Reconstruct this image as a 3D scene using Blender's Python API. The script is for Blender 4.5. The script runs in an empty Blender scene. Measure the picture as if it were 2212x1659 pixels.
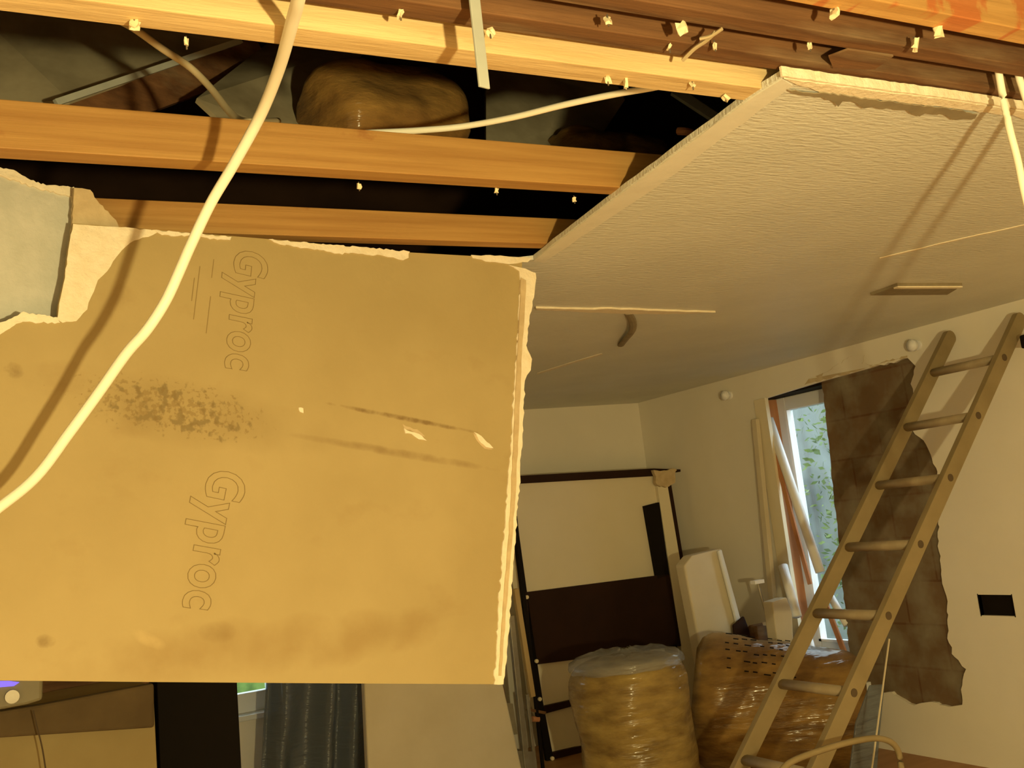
import bpy, bmesh, math, random
from mathutils import Vector, Matrix, noise
from mathutils.geometry import tessellate_polygon
random.seed(7)
S = bpy.context.scene
COL = S.collection

# ------------------------------------------------------------------ camera
W, H = 2212.0, 1659.0
F, CX, CY = 2211.0, W / 2, H / 2
CAM = Vector((0, 0, 1.6))
def _r(p):
    return Vector(((p[0] - CX) / F, -(p[1] - CY) / F, -1.0)).normalized()
_y = _r((-70.0, 1262.0)); _x = _r((5200.0, 650.0)); _x = (_x - _x.dot(_y) * _y).normalized(); _z = _x.cross(_y)
ROT = Matrix((_x, _y, _z))                       # camera axes -> world axes
cam_data = bpy.data.cameras.new('camera'); cam = bpy.data.objects.new('camera', cam_data); COL.objects.link(cam)
cam_data.sensor_fit = 'HORIZONTAL'; cam_data.sensor_width = 36.0; cam_data.lens = 36.0 * F / W
cam_data.clip_start = 0.02
cam.matrix_world = Matrix.Translation(CAM) @ ROT.to_4x4()
S.camera = cam

# ------------------------------------------------------------------ light and exposure
S.view_settings.view_transform = 'Standard'; S.view_settings.look = 'None'
S.view_settings.gamma = 1.0; S.view_settings.exposure = -0.22; S.view_settings.use_curve_mapping = False
world = bpy.data.worlds.new('daylight'); S.world = world; world.use_nodes = True
bg = world.node_tree.nodes['Background']; bg.inputs[0].default_value = (0.78, 0.90, 1.0, 1); bg.inputs[1].default_value = 6.5
LAMP = Vector((0.50, -0.56, 1.42))
def lamp(name, loc, power, color, radius):
    l = bpy.data.lights.new(name, 'POINT'); l.energy = power; l.color = color; l.shadow_soft_size = radius
    o = bpy.data.objects.new(name, l); o.location = loc; COL.objects.link(o); return o
lamp('work_lamp_light', LAMP, 300.0, (1.0, 0.82, 0.38), 0.035)

# ------------------------------------------------------------------ helpers
def at(px, py, axis, val):
    """the point of the plane axis=val seen at this place of the photograph"""
    d = ROT @ Vector(((px - CX) / F, -(py - CY) / F, -1.0)); i = 'XYZ'.index(axis)
    return CAM + d * ((val - CAM[i]) / d[i])
def at_plane(px, py, p0, n):
    d = ROT @ Vector(((px - CX) / F, -(py - CY) / F, -1.0))
    return CAM + d * ((p0 - CAM).dot(n) / d.dot(n))

def mat(name, col, col2=None, rough=0.7, scale=(8, 8, 8), detail=6, bump=0.0, bscale=None, lo=0.35, hi=0.65, spec=0.3, metal=0.0,
        spots=None, emit=None, alpha=None):
    m = bpy.data.materials.new(name); m.use_nodes = True; nt = m.node_tree; N = nt.nodes; Lk = nt.links
    b = N['Principled BSDF']; b.inputs['Roughness'].default_value = rough; b.inputs['Metallic'].default_value = metal
    b.inputs['Specular IOR Level'].default_value = spec; b.inputs['Base Color'].default_value = (*col, 1)
    tc = N.new('ShaderNodeTexCoord')
    def nz(sc, det=6, rgh=0.55):
        mp = N.new('ShaderNodeMapping'); mp.inputs['Scale'].default_value = sc; Lk.new(tc.outputs['Object'], mp.inputs[0])
        n = N.new('ShaderNodeTexNoise'); n.inputs['Scale'].default_value = 1; n.inputs['Detail'].default_value = det; n.inputs['Roughness'].default_value = rgh
        Lk.new(mp.outputs[0], n.inputs['Vector']); return n.outputs['Fac']
    out = None
    if col2:
        r = N.new('ShaderNodeValToRGB'); r.color_ramp.elements[0].position = lo; r.color_ramp.elements[1].position = hi
        r.color_ramp.elements[0].color = (*col, 1); r.color_ramp.elements[1].color = (*col2, 1)
        Lk.new(nz(scale, detail), r.inputs[0]); out = r.outputs[0]
    for sp in (spots or []):
        c, sc, l, h, amt = sp
        r = N.new('ShaderNodeValToRGB'); r.color_ramp.elements[0].position = l; r.color_ramp.elements[1].position = h
        r.color_ramp.elements[0].color = (0, 0, 0, 1); r.color_ramp.elements[1].color = (amt, amt, amt, 1)
        Lk.new(nz(sc, 5), r.inputs[0])
        mx = N.new('ShaderNodeMix'); mx.data_type = 'RGBA'; mx.inputs[7].default_value = (*c, 1)
        Lk.new(r.outputs[0], mx.inputs[0])
        if out: Lk.new(out, mx.inputs[6])
        else: mx.inputs[6].default_value = (*col, 1)
        out = mx.outputs[2]
    if out: Lk.new(out, b.inputs['Base Color'])
    if bump:
        bp = N.new('ShaderNodeBump'); bp.inputs['Strength'].default_value = 1.0; bp.inputs['Distance'].default_value = bump
        Lk.new(nz(bscale or scale, 8, 0.6), bp.inputs['Height']); Lk.new(bp.outputs[0], b.inputs['Normal'])
    if emit:
        b.inputs['Emission Color'].default_value = (*emit[0], 1); b.inputs['Emission Strength'].default_value = emit[1]
    if alpha is not None: b.inputs['Alpha'].default_value = alpha
    return m

def tag(o, label=None, cat=None, group=None, kind=None):
    if label: o['label'] = label
    if cat: o['category'] = cat
    if group: o['group'] = group
    if kind: o['kind'] = kind
    return o
def thing(name, loc, label, cat, group=None):
    o = bpy.data.objects.new(name, None); o.location = loc; o.empty_display_size = 0.05; COL.objects.link(o)
    return tag(o, label, cat, group)
def wloc(p):
    v = Vector((0, 0, 0))
    while p: v += Vector(p.location); p = p.parent
    return v
def obj(name, bm, m, parent=None, origin=None, smooth=False, bevel=0.0):
    """link a bmesh given in world coordinates as one object"""
    bmesh.ops.recalc_face_normals(bm, faces=bm.faces)
    if origin is None:
        vs = [v.co for v in bm.verts]
        origin = Vector(((min(v.x for v in vs) + max(v.x for v in vs)) / 2, (min(v.y for v in vs) + max(v.y for v in vs)) / 2, min(v.z for v in vs)))
    origin = Vector(origin)
    bmesh.ops.translate(bm, verts=bm.verts, vec=-origin)
    me = bpy.data.meshes.new(name); bm.to_mesh(me); bm.free()
    if smooth:
        for p in me.polygons: p.use_smooth = True
    o = bpy.data.objects.new(name, me); me.materials.append(m); COL.objects.link(o)
    if parent:
        o.parent = parent; o.location = origin - wloc(parent)
    else: o.location = origin
    if bevel:
        md = o.modifiers.new('bevel', 'BEVEL'); md.width = bevel; md.segments = 2; md.limit_method = 'ANGLE'
    return o
def B(): return bmesh.new()
def box(bm, lo, hi, rot=None, c=None):
    lo, hi = Vector(lo), Vector(hi)
    vs = [Vector((x, y, z)) for x in (lo.x, hi.x) for y in (lo.y, hi.y) for z in (lo.z, hi.z)]
    if rot: vs = [c + rot @ (v - c) for v in vs]
    vv = [bm.verts.new(v) for v in vs]
    for f in ((0, 1, 3, 2), (4, 6, 7, 5), (0, 4, 5, 1), (2, 3, 7, 6), (0, 2, 6, 4), (1, 5, 7, 3)): bm.faces.new([vv[i] for i in f])
    return bm
def beam(bm, a, b, w, t, side):
    """bar from a to b: width w along 'side', thickness t across"""
    a, b = Vector(a), Vector(b); d = (b - a).normalized(); s = (Vector(side) - Vector(side).dot(d) * d).normalized(); n = d.cross(s)
    vv = []
    for p in (a, b):
        for i, j in ((-1, -1), (1, -1), (1, 1), (-1, 1)): vv.append(bm.verts.new(p + s * i * w / 2 + n * j * t / 2))
    for f in ((0, 1, 2, 3), (7, 6, 5, 4), (0, 4, 5, 1), (1, 5, 6, 2), (2, 6, 7, 3), (3, 7, 4, 0)): bm.faces.new([vv[i] for i in f])
    return bm
def prism(bm, pts, vec, holes=()):
    """extrude a flat outline (with holes) by vec"""
    vec = Vector(vec); loops = [[Vector(p) for p in pts]] + [[Vector(p) for p in h] for h in holes]
    flat = [p for l in loops for p in l]; tris = tessellate_polygon(loops)
    a = [bm.verts.new(p) for p in flat]; b = [bm.verts.new(p + vec) for p in flat]
    for t in tris:
        try: bm.faces.new([a[i] for i in t]); bm.faces.new([b[i] for i in reversed(t)])
        except ValueError: pass
    k = 0
    for l in loops:
        n = len(l)
        for i in range(n):
            j = (i + 1) % n
            try: bm.faces.new([a[k + i], a[k + j], b[k + j], b[k + i]])
            except ValueError: pass
        k += n
    return bm
def spline(pts, n=8):
    P = [Vector(p) for p in pts]; P = [2 * P[0] - P[1]] + P + [2 * P[-1] - P[-2]]; out = []
    for i in range(1, len(P) - 2):
        for k in range(n):
            t = k / n; a, b, c, d = P[i - 1:i + 3]
            out.append(0.5 * ((2 * b) + (c - a) * t + (2 * a - 5 * b + 4 * c - d) * t * t + (3 * b - a - 3 * c + d) * t ** 3))
    out.append(P[-2]); return out
def tube(bm, pts, r, seg=12, flat=1.0, up=(0, 0, 1)):
    rings = []; up = Vector(up)
    for i, p in enumerate(pts):
        d = (pts[min(i + 1, len(pts) - 1)] - pts[max(i - 1, 0)]).normalized()
        s = d.cross(up); s = s.normalized() if s.length > 1e-4 else Vector((1, 0, 0)); n = s.cross(d)
        rr = r(i / (len(pts) - 1)) if callable(r) else r
        rings.append([bm.verts.new(p + s * math.cos(a) * rr * flat + n * math.sin(a) * rr) for a in [2 * math.pi * k / seg for k in range(seg)]])
    for A_, B_ in zip(rings, rings[1:]):
        for k in range(seg): bm.faces.new([A_[k], A_[(k + 1) % seg], B_[(k + 1) % seg], B_[k]])
    bm.faces.new(rings[0][::-1]); bm.faces.new(rings[-1]); return bm
def jag(pts, step, amp, closed=True, keep=None):
    """a torn outline: subdivide the edges and shake the new points"""
    out = []; n = len(pts); P = [Vector(p) for p in pts]
    for i in range(n if closed else n - 1):
        a, b = P[i], P[(i + 1) % n]; L = (b - a).length; k = max(1, int(L / step)); out.append(a)
        if keep and i in keep: continue
        for j in range(1, k): out.append((a + (b - a) * (j / k), 1))
    if not closed: out.append(P[-1])
    res = []
    for q in out:
        if isinstance(q, tuple):
            p = q[0]; res.append((p, amp))
        else: res.append((q, amp * 0.4))
    return res
def torn(px, f, step=9, amp=2.5, closed=True, keep=None):
    """pixels of a torn outline -> points on a surface through f"""
    pts = [(x, y, 0) for x, y in px]
    return [f(p.x + random.uniform(-a, a), p.y + random.uniform(-a, a)) for p, a in jag(pts, step, amp, closed, keep)]

# ------------------------------------------------------------------ materials
M = {}
M['paper'] = mat('plasterboard paper', (0.415, 0.32, 0.148), (0.375, 0.285, 0.127), 0.8, (3, 3, 3), 4, 0.0006, (60, 60, 60), spots=[((0.28, 0.18, 0.07), (5, 5, 7), 0.6, 0.8, 0.45)])
M['gypsum'] = mat('bare gypsum', (0.86, 0.78, 0.62), (0.80, 0.70, 0.52), 0.9, (30, 30, 30), 6, 0.004, (60, 60, 60))
M['torn'] = mat('torn tan paper', (0.50, 0.38, 0.22), (0.60, 0.47, 0.28), 0.85, (25, 25, 25), 6, 0.003)
M['ceiling'] = mat('grey ceiling paint', (0.70, 0.69, 0.61), (0.76, 0.75, 0.665), 0.42, (2.5, 2.5, 2.5), 5, 0.0085, (24, 100, 60), spec=0.25)
M['tape'] = mat('pale joint tape', (0.75, 0.73, 0.64), (0.70, 0.68, 0.595), 0.7, (12, 12, 12), 4, 0.002)
M['dullbrown'] = mat('dull brown cloth', (0.15, 0.105, 0.05), (0.11, 0.075, 0.035), 0.9, (5, 5, 5), 4)
M['smear'] = mat('old tan plaster smear', (0.52, 0.41, 0.24), (0.62, 0.52, 0.34), 0.9, (20, 20, 20), 5)
M['greypaint'] = mat('grey emulsion', (0.50, 0.50, 0.44), (0.57, 0.56, 0.50), 0.6, (20, 20, 20), 5, 0.002, (60, 60, 60))
M['wall'] = mat('cream wall paint', (0.80, 0.755, 0.65), (0.83, 0.785, 0.68), 0.7, (3, 3, 3), 4, 0.0008, (40, 40, 40))
M['newwood'] = mat('new pine', (0.45, 0.255, 0.075), (0.35, 0.18, 0.048), 0.6, (1.5, 40, 40), 6, 0.0012, (3, 90, 90), spots=[((0.28, 0.11, 0.03), (9, 14, 14), 0.66, 0.74, 0.6)])
M['palewood'] = mat('pale rough batten', (0.74, 0.55, 0.28), (0.55, 0.38, 0.17), 0.75, (1.5, 30, 30), 6, 0.003, (6, 70, 70), spots=[((0.40, 0.22, 0.08), (7, 30, 30), 0.66, 0.76, 0.5)])
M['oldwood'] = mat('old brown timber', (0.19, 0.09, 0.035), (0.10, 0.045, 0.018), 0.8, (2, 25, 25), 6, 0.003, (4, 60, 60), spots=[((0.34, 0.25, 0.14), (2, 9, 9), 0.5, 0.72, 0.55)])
M['redwood'] = mat('red marked beam', (0.62, 0.36, 0.12), (0.45, 0.24, 0.07), 0.7, (2, 25, 25), 6, 0.002, (4, 60, 60), spots=[((0.45, 0.08, 0.02), (9, 2, 6), 0.515, 0.56, 0.6)])
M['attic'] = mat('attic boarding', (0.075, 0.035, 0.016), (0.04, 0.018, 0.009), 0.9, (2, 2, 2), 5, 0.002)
M['atticpanel'] = mat('dusty grey sheet', (0.42, 0.37, 0.25), (0.22, 0.19, 0.12), 0.85, (4, 4, 4), 5)
M['cable'] = mat('cream cable sheath', (0.93, 0.89, 0.74), (0.90, 0.85, 0.70), 0.45, (6, 6, 6), 3)
M['dirtycable'] = mat('dusty cable sheath', (0.55, 0.45, 0.28), (0.45, 0.36, 0.21), 0.6, (6, 6, 6), 3)
M['strap'] = mat('grey steel strap', (0.40, 0.42, 0.38), (0.34, 0.36, 0.33), 0.55, (12, 12, 12), 3)
M['nail'] = mat('dull nail steel', (0.30, 0.26, 0.20), None, 0.45, metal=0.8)
M['ladder'] = mat('worn ladder timber', (0.29, 0.225, 0.12), (0.235, 0.18, 0.09), 0.6, (6, 25, 6), 5, 0.0008)
M['rung'] = mat('scuffed rung timber', (0.30, 0.235, 0.145), (0.38, 0.31, 0.20), 0.6, (12, 12, 12), 5)
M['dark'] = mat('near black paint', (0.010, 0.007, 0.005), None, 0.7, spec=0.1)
M['brick'] = None
M['white'] = mat('white plastic', (0.85, 0.85, 0.86), None, 0.35)
M['frame'] = mat('white window frame', (0.75, 0.77, 0.78), None, 0.4)
M['cream'] = mat('cream laminate', (0.74, 0.66, 0.47), (0.78, 0.70, 0.52), 0.5, (2, 2, 2), 3)
M['brown'] = mat('dark brown laminate', (0.030, 0.012, 0.006), (0.022, 0.009, 0.005), 0.6, (3, 3, 3), 3, spec=0.15)
M['floor'] = mat('orange brown floor boards', (0.42, 0.22, 0.09), (0.34, 0.17, 0.065), 0.5, (1, 12, 1), 5)
M['sheet'] = mat('pale dust sheet', (0.62, 0.54, 0.38), (0.68, 0.60, 0.44), 0.8, (3, 3, 3), 4)
M['beige'] = mat('beige fabric', (0.38, 0.30, 0.14), (0.33, 0.25, 0.11), 0.8, (3, 3, 3), 4)
M['metalbar'] = mat('dull metal bar', (0.36, 0.33, 0.26), (0.28, 0.25, 0.2), 0.4, (12, 12, 12), 4, metal=0.5)
M['lath'] = mat('thin wooden lath', (0.50, 0.36, 0.16), (0.42, 0.29, 0.12), 0.6, (20, 20, 3), 4)
M['orangelath'] = mat('orange brown lath', (0.55, 0.26, 0.12), (0.46, 0.2, 0.09), 0.6, (20, 20, 3), 4)
M['scrap'] = mat('plaster crumb', (0.82, 0.72, 0.48), (0.72, 0.6, 0.38), 0.9, (60, 60, 60), 4)
M['stonewall'] = mat('pale garden wall', (0.17, 0.18, 0.17), (0.07, 0.075, 0.075), 0.9, (2, 2, 2), 6)
M['leaves'] = mat('garden leaves', (0.16, 0.22, 0.05), (0.06, 0.10, 0.02), 0.8, (6, 6, 6), 6)
M['grass'] = mat('lawn', (0.10, 0.20, 0.05), (0.06, 0.14, 0.03), 0.9, (6, 6, 6), 6)
M['darkbrown'] = mat('dull dark brown', (0.10, 0.07, 0.04), None, 0.9)  # plain dark brown for the ladder's rung ends and the loose wire
M['ink'] = mat('faint grey print', (0.27, 0.19, 0.075), None, 0.8)
M['plate'] = mat('dark patch', (0.30, 0.25, 0.16), (0.24, 0.20, 0.13), 0.8, (20, 20, 20), 4)
M['applgrey'] = mat('grey appliance casing', (0.28, 0.25, 0.15), (0.24, 0.21, 0.13), 0.5, (5, 5, 5), 3)
M['purple'] = mat('purple display glow', (0.1, 0.08, 0.5), None, 0.4, emit=((0.16, 0.10, 1.0), 1.4))

def glass_mat(name, tint, rough=0.0):
    m = bpy.data.materials.new(name); m.use_nodes = True; nt = m.node_tree; N = nt.nodes
    for n in list(N):
        if n.type != 'OUTPUT_MATERIAL': N.remove(n)
    t = N.new('ShaderNodeBsdfTransparent'); t.inputs[0].default_value = (*tint, 1)
    g = N.new('ShaderNodeBsdfGlossy'); g.inputs['Roughness'].default_value = rough
    mx = N.new('ShaderNodeMixShader'); mx.inputs[0].default_value = 0.05
    nt.links.new(t.outputs[0], mx.inputs[1]); nt.links.new(g.outputs[0], mx.inputs[2])
    nt.links.new(mx.outputs[0], N['Material Output'].inputs[0]); return m
M['glass'] = glass_mat('window glass', (0.93, 0.97, 0.95))

def plastic_film(name, tint, haze, fac, rough):
    """crinkled polythene: partly see-through, partly milky"""
    m = bpy.data.materials.new(name); m.use_nodes = True; nt = m.node_tree; N = nt.nodes; Lk = nt.links
    b = N['Principled BSDF']; b.inputs['Base Color'].default_value = (*haze, 1); b.inputs['Roughness'].default_value = rough
    b.inputs['Specular IOR Level'].default_value = 0.8
    tc = N.new('ShaderNodeTexCoord'); mp = N.new('ShaderNodeMapping'); mp.inputs['Scale'].default_value = (5, 5, 34)
    n = N.new('ShaderNodeTexNoise'); n.inputs['Scale'].default_value = 1; n.inputs['Detail'].default_value = 4
    Lk.new(tc.outputs['Object'], mp.inputs[0]); Lk.new(mp.outputs[0], n.inputs['Vector'])
    bp = N.new('ShaderNodeBump'); bp.inputs['Distance'].default_value = 0.02; Lk.new(n.outputs['Fac'], bp.inputs['Height']); Lk.new(bp.outputs[0], b.inputs['Normal'])
    t = N.new('ShaderNodeBsdfTransparent'); t.inputs[0].default_value = (*tint, 1); mx = N.new('ShaderNodeMixShader'); mx.inputs[0].default_value = fac
    Lk.new(t.outputs[0], mx.inputs[1]); Lk.new(b.outputs[0], mx.inputs[2]); Lk.new(mx.outputs[0], N['Material Output'].inputs[0]); return m
M['film'] = plastic_film('grey polythene sheet', (0.55, 0.62, 0.70), (0.22, 0.235, 0.26), 0.42, 0.3)
M['clear'] = plastic_film('clear wrap', (0.9, 0.9, 0.88), (0.45, 0.43, 0.36), 0.22, 0.16)
M['clearcap'] = plastic_film('gathered wrap', (0.8, 0.8, 0.8), (0.42, 0.42, 0.40), 0.42, 0.2)

def wool_mat(name, c1, c2, printed=False):
    m = mat(name, c1, c2, 0.85, (5, 5, 14), 6, 0.012, (9, 9, 20), lo=0.3, hi=0.7)
    nt = m.node_tree; N = nt.nodes; Lk = nt.links; b = N['Principled BSDF']
    b.inputs['Coat Weight'].default_value = 0.55; b.inputs['Coat Roughness'].default_value = 0.17; b.inputs['Coat IOR'].default_value = 1.5
    tc = N.new('ShaderNodeTexCoord'); mp = N.new('ShaderNodeMapping'); mp.inputs['Scale'].default_value = (4, 4, 30)
    n = N.new('ShaderNodeTexNoise'); n.inputs['Scale'].default_value = 1; n.inputs['Detail'].default_value = 3
    Lk.new(tc.outputs['Object'], mp.inputs[0]); Lk.new(mp.outputs[0], n.inputs['Vector'])
    bp = N.new('ShaderNodeBump'); bp.inputs['Distance'].default_value = 0.018; Lk.new(n.outputs['Fac'], bp.inputs['Height']); Lk.new(bp.outputs[0], b.inputs['Coat Normal'])
    return m
M['wool'] = wool_mat('golden mineral wool', (0.13, 0.075, 0.02), (0.38, 0.27, 0.08))
M['woolbrown'] = wool_mat('brown mineral wool', (0.12, 0.06, 0.015), (0.34, 0.20, 0.05))

def brick_mat():
    m = bpy.data.materials.new('exposed masonry'); m.use_nodes = True; nt = m.node_tree; N = nt.nodes; Lk = nt.links; b = N['Principled BSDF']
    b.inputs['Roughness'].default_value = 0.9; b.inputs['Specular IOR Level'].default_value = 0.1
    tc = N.new('ShaderNodeTexCoord'); sp = N.new('ShaderNodeSeparateXYZ'); cb = N.new('ShaderNodeCombineXYZ')
    Lk.new(tc.outputs['Object'], sp.inputs[0]); Lk.new(sp.outputs['Y'], cb.inputs['X']); Lk.new(sp.outputs['Z'], cb.inputs['Y'])
    br = N.new('ShaderNodeTexBrick'); br.inputs['Scale'].default_value = 1; br.inputs['Brick Width'].default_value = 0.44; br.inputs['Row Height'].default_value = 0.225
    br.inputs['Mortar Size'].default_value = 0.008; br.inputs['Mortar Smooth'].default_value = 0.6
    br.inputs['Color1'].default_value = (0.19, 0.125, 0.07, 1); br.inputs['Color2'].default_value = (0.15, 0.10, 0.055, 1); br.inputs['Mortar'].default_value = (0.14, 0.075, 0.04, 1)
    Lk.new(cb.outputs[0], br.inputs['Vector'])
    n = N.new('ShaderNodeTexNoise'); n.inputs['Scale'].default_value = 6; n.inputs['Detail'].default_value = 8; Lk.new(tc.outputs['Object'], n.inputs['Vector'])
    r = N.new('ShaderNodeValToRGB'); r.color_ramp.elements[0].position = 0.42; r.color_ramp.elements[1].position = 0.75; Lk.new(n.outputs['Fac'], r.inputs[0])
    mx = N.new('ShaderNodeMix'); mx.data_type = 'RGBA'; mx.inputs[7].default_value = (0.27, 0.24, 0.17, 1); Lk.new(r.outputs[0], mx.inputs[0]); Lk.new(br.outputs['Color'], mx.inputs[6])
    Lk.new(mx.outputs[2], b.inputs['Base Color'])
    bp = N.new('ShaderNodeBump'); bp.inputs['Distance'].default_value = 0.012; Lk.new(n.outputs['Fac'], bp.inputs['Height']); Lk.new(bp.outputs[0], b.inputs['Normal']); return m
M['brick'] = brick_mat()

# ------------------------------------------------------------------ the room
FL, ZC, XR, YF = 0.15, 2.34, 4.34, 6.08
XL, YB = -1.6, -2.6
o = obj('floor', box(B(), (XL - .1, YB - .1, FL - .1), (XR + .1, YF + .1, FL)), M['floor']); tag(o, kind='structure')
# right wall: plaster skin with the knocked-through opening, masonry behind
wallR = lambda x, y: at(x, y, 'X', XR)
hole_px = [(1652, 862), (1770, 826), (1870, 798), (1960, 774), (1978, 790), (1968, 830), (1980, 870), (1972, 930), (2000, 960), (2022, 1010), (2030, 1080),
           (2026, 1150), (2032, 1240), (2048, 1300), (2047, 1380), (2062, 1420), (2086, 1445), (2076, 1490), (2078, 1522), (2050, 1528), (2010, 1515), (1975, 1524),
           (1950, 1512), (1925, 1494), (1895, 1498), (1862, 1482), (1830, 1465), (1722, 1447)]
hole = torn(hole_px, wallR, 10, 2.6, keep=(0, 1, 26, 27))
for p in hole: p.x = XR
outer = [(XR, YB, FL), (XR, YF, FL), (XR, YF, 2.9), (XR, YB, 2.9)]
sock = [wallR(x, y) for x, y in ((2117, 1284), (2184, 1282), (2192, 1335), (2121, 1333))]
sy0, sy1 = min(p.y for p in sock), max(p.y for p in sock); sz0, sz1 = 0.885, 0.985
sockh = [(XR, sy0, sz0), (XR, sy1, sz0), (XR, sy1, sz1), (XR, sy0, sz1)]
wr = obj('wall_right', prism(B(), outer, (0.022, 0, 0), (hole, sockh)), M['wall'], origin=(XR, 3, FL)); tag(wr, kind='structure')
mY = at(1806, 1140, 'X', XR + .022).y
ax_, bx_ = XR + 0.0225, XR + 0.30
bmm = B(); wt, wb, wy1 = 2.20, 0.50, 4.86
ml = [at(x, y, 'X', ax_) for x, y in ((1775, 826), (1790, 950), (1800, 1060), (1813, 1180), (1822, 1280), (1838, 1440), (1842, 1464))]
mo = [(ax_, YB, FL), (ax_, wy1, FL), (ax_, wy1, wb)] + [(ax_, p.y, max(wb, min(wt, p.z))) for p in reversed(torn([(1775, 826), (1790, 950), (1800, 1060), (1813, 1180), (1822, 1280), (1838, 1440), (1842, 1464)], lambda x, y: at(x, y, 'X', ax_), 12, 1.6, False))]
mo += [(ax_, wy1, wt), (ax_, YF, wt), (ax_, YF, 2.9), (ax_, YB, 2.9)]
mo = mo[:2] + [(ax_, wy1, wb)] + mo[3:]
msn = obj('exposed_masonry', prism(B(), mo, (0.26, 0, 0), (sockh and [(ax_, y, z) for _, y, z in sockh],)), M['brick'], wr)
tag(msn, 'bare brown blockwork where the plaster has been hacked off')
o = obj('jamb_masonry', box(B(), (ax_, wy1, FL), (bx_, YF, wt)), M['brick'], wr)
o = obj('socket_box', box(box(box(B(), (XR + .02, sy0, sz0), (XR + .045, sy1, sz1)), (XR - .002, sy0 - .004, sz0 - .004), (XR + .03, sy0, sz1 + .004)), (XR - .002, sy1, sz0 - .004), (XR + .03, sy1 + .004, sz1 + .004)), M['dark'])
tag(o, 'black empty socket back box sunk in the cream right wall', 'socket box')
sm = obj('plaster_smear', prism(B(), torn([(1738, 832), (1752, 815), (1775, 812), (1800, 792), (1840, 770), (1868, 768), (1862, 786), (1880, 790), (1960, 768), (1960, 771), (1870, 795), (1772, 823)], lambda x, y: at(x, y, 'X', XR - .002), 6, 2.5), (.0018, 0, 0)), M['smear'], wr)
# far wall with window opening
wx0, wx1, wz0, wz1 = 0.98, 1.58, 0.69, 2.05
wf = obj('wall_far', prism(B(), [(XL, YF, FL), (XR, YF, FL), (XR, YF, 2.9), (XL, YF, 2.9)], (0, .25, 0), ([(wx0, YF, wz0), (wx1, YF, wz0), (wx1, YF, wz1), (wx0, YF, wz1)],)), M['wall']); tag(wf, kind='structure')
o = obj('wall_left', box(B(), (XL - .1, YB, FL), (XL, YF, 2.84)), M['wall']); tag(o, kind='structure')
o = obj('wall_back', box(B(), (XL, YB - .1, FL), (XR, YB, 2.84)), M['wall']); tag(o, kind='structure')
# the surviving ceiling
cl = lambda x, y: at(x, y, 'Z', ZC)
cTR, cTL = cl(1150, 560), cl(155, 480)
bu = (cTR - cTL).normalized()                    # direction of the partition board's top
edgeN = torn([(1690, 165), (1760, 174), (1850, 186), (1950, 198), (2060, 213), (2140, 227), (2212, 236), (2290, 246)], cl, 12, 1.2, False)
eR = edgeN[-1]
left_edge = torn([(1152, 561), (1240, 492), (1310, 438), (1420, 357), (1520, 283), (1610, 216), (1689, 166)], cl, 25, 1.0, False)
pb = lambda s, off: cTL + bu * s + Vector((-bu.y, bu.x, 0)) * off
cpoly = left_edge + edgeN[1:] + [Vector((XR, eR.y, ZC)), Vector((XR, YF, ZC)), Vector((XL, YF, ZC)), Vector((XL, 2.10, ZC)), pb(-0.1, .10), pb(1.15, .10)]
ce = obj('ceiling', prism(B(), cpoly, (0, 0, 0.013)), M['ceiling'], origin=(2.8, 3.5, ZC)); tag(ce, kind='structure')
# torn edge strip: bare core above, ragged skim below it
o = obj('broken_edge', prism(B(), torn([(1692, 166), (1850, 187), (2060, 214), (2212, 238), (2290, 249), (2290, 262), (2212, 254), (2188, 246), (2060, 231), (1960, 219), (1850, 207), (1775, 196), (1720, 178)], lambda x, y: cl(x, y) - Vector((0, 0, .004)), 14, 1.6), (0, 0, .004)), M['gypsum'], ce)
tag(o, 'cream broken plasterboard core along the near ceiling edge')
eb = B(); es = torn([(1684, 164), (1850, 187), (2060, 214), (2212, 237), (2280, 247)], cl, 10, .8, False)
for p_, q_ in zip(es, es[1:]): prism(eb, [p_ + Vector((0, -.002, -.003)), q_ + Vector((0, -.002, -.003)), q_ + Vector((0, -.002, .016)), p_ + Vector((0, -.002, .016))], (0, -.005, 0))
obj('broken_edge', eb, M['gypsum'], ce)
o = obj('torn_skim', prism(B(), torn([(1700, 187), (1760, 196), (1775, 193), (1850, 205), (1960, 219), (2060, 231), (2110, 240), (2105, 250), (2062, 254), (2040, 242), (2000, 238), (1985, 245), (1960, 233), (1880, 226), (1865, 228), (1850, 216), (1820, 212), (1810, 224), (1795, 210), (1770, 203), (1730, 199)], lambda x, y: cl(x, y) - Vector((0, 0, .0065)), 8, 2.0), (0, 0, .0018)), M['plate'], ce)
tag(o, 'dark ragged paper lip')
o = obj('joint_tape', prism(B(), torn([(1152, 562), (1240, 494), (1310, 440), (1420, 359), (1520, 285), (1610, 218), (1689, 168), (1712, 182), (1640, 236), (1545, 306), (1450, 378), (1348, 448), (1278, 495), (1175, 566)], lambda x, y: cl(x, y) - Vector((0, 0, .003)), 30, 1.5), (0, 0, .0028)), M['tape'], ce)
o = obj('ceiling_seam', prism(B(), torn([(1157, 661), (1240, 663), (1360, 664), (1400, 667), (1545, 671), (1430, 675), (1360, 674), (1250, 669), (1160, 665)], lambda x, y: cl(x, y) - Vector((0, 0, .008)), 20, 1.0), (0, 0, .0075)), M['gypsum'], ce)
o = obj('ceiling_crease', prism(B(), torn([(1160, 805), (1240, 780), (1300, 762), (1302, 764), (1240, 783), (1160, 808)], lambda x, y: cl(x, y) - Vector((0, 0, .004)), 20, .6), (0, 0, .0035)), M['gypsum'], ce)
o = obj('ceiling_seam', prism(B(), torn([(1900, 556), (2050, 520), (2212, 484), (2212, 486), (2050, 522), (1900, 558)], lambda x, y: cl(x, y) - Vector((0, 0, .003)), 30, .5), (0, 0, .0025)), M['gypsum'], ce)
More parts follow.
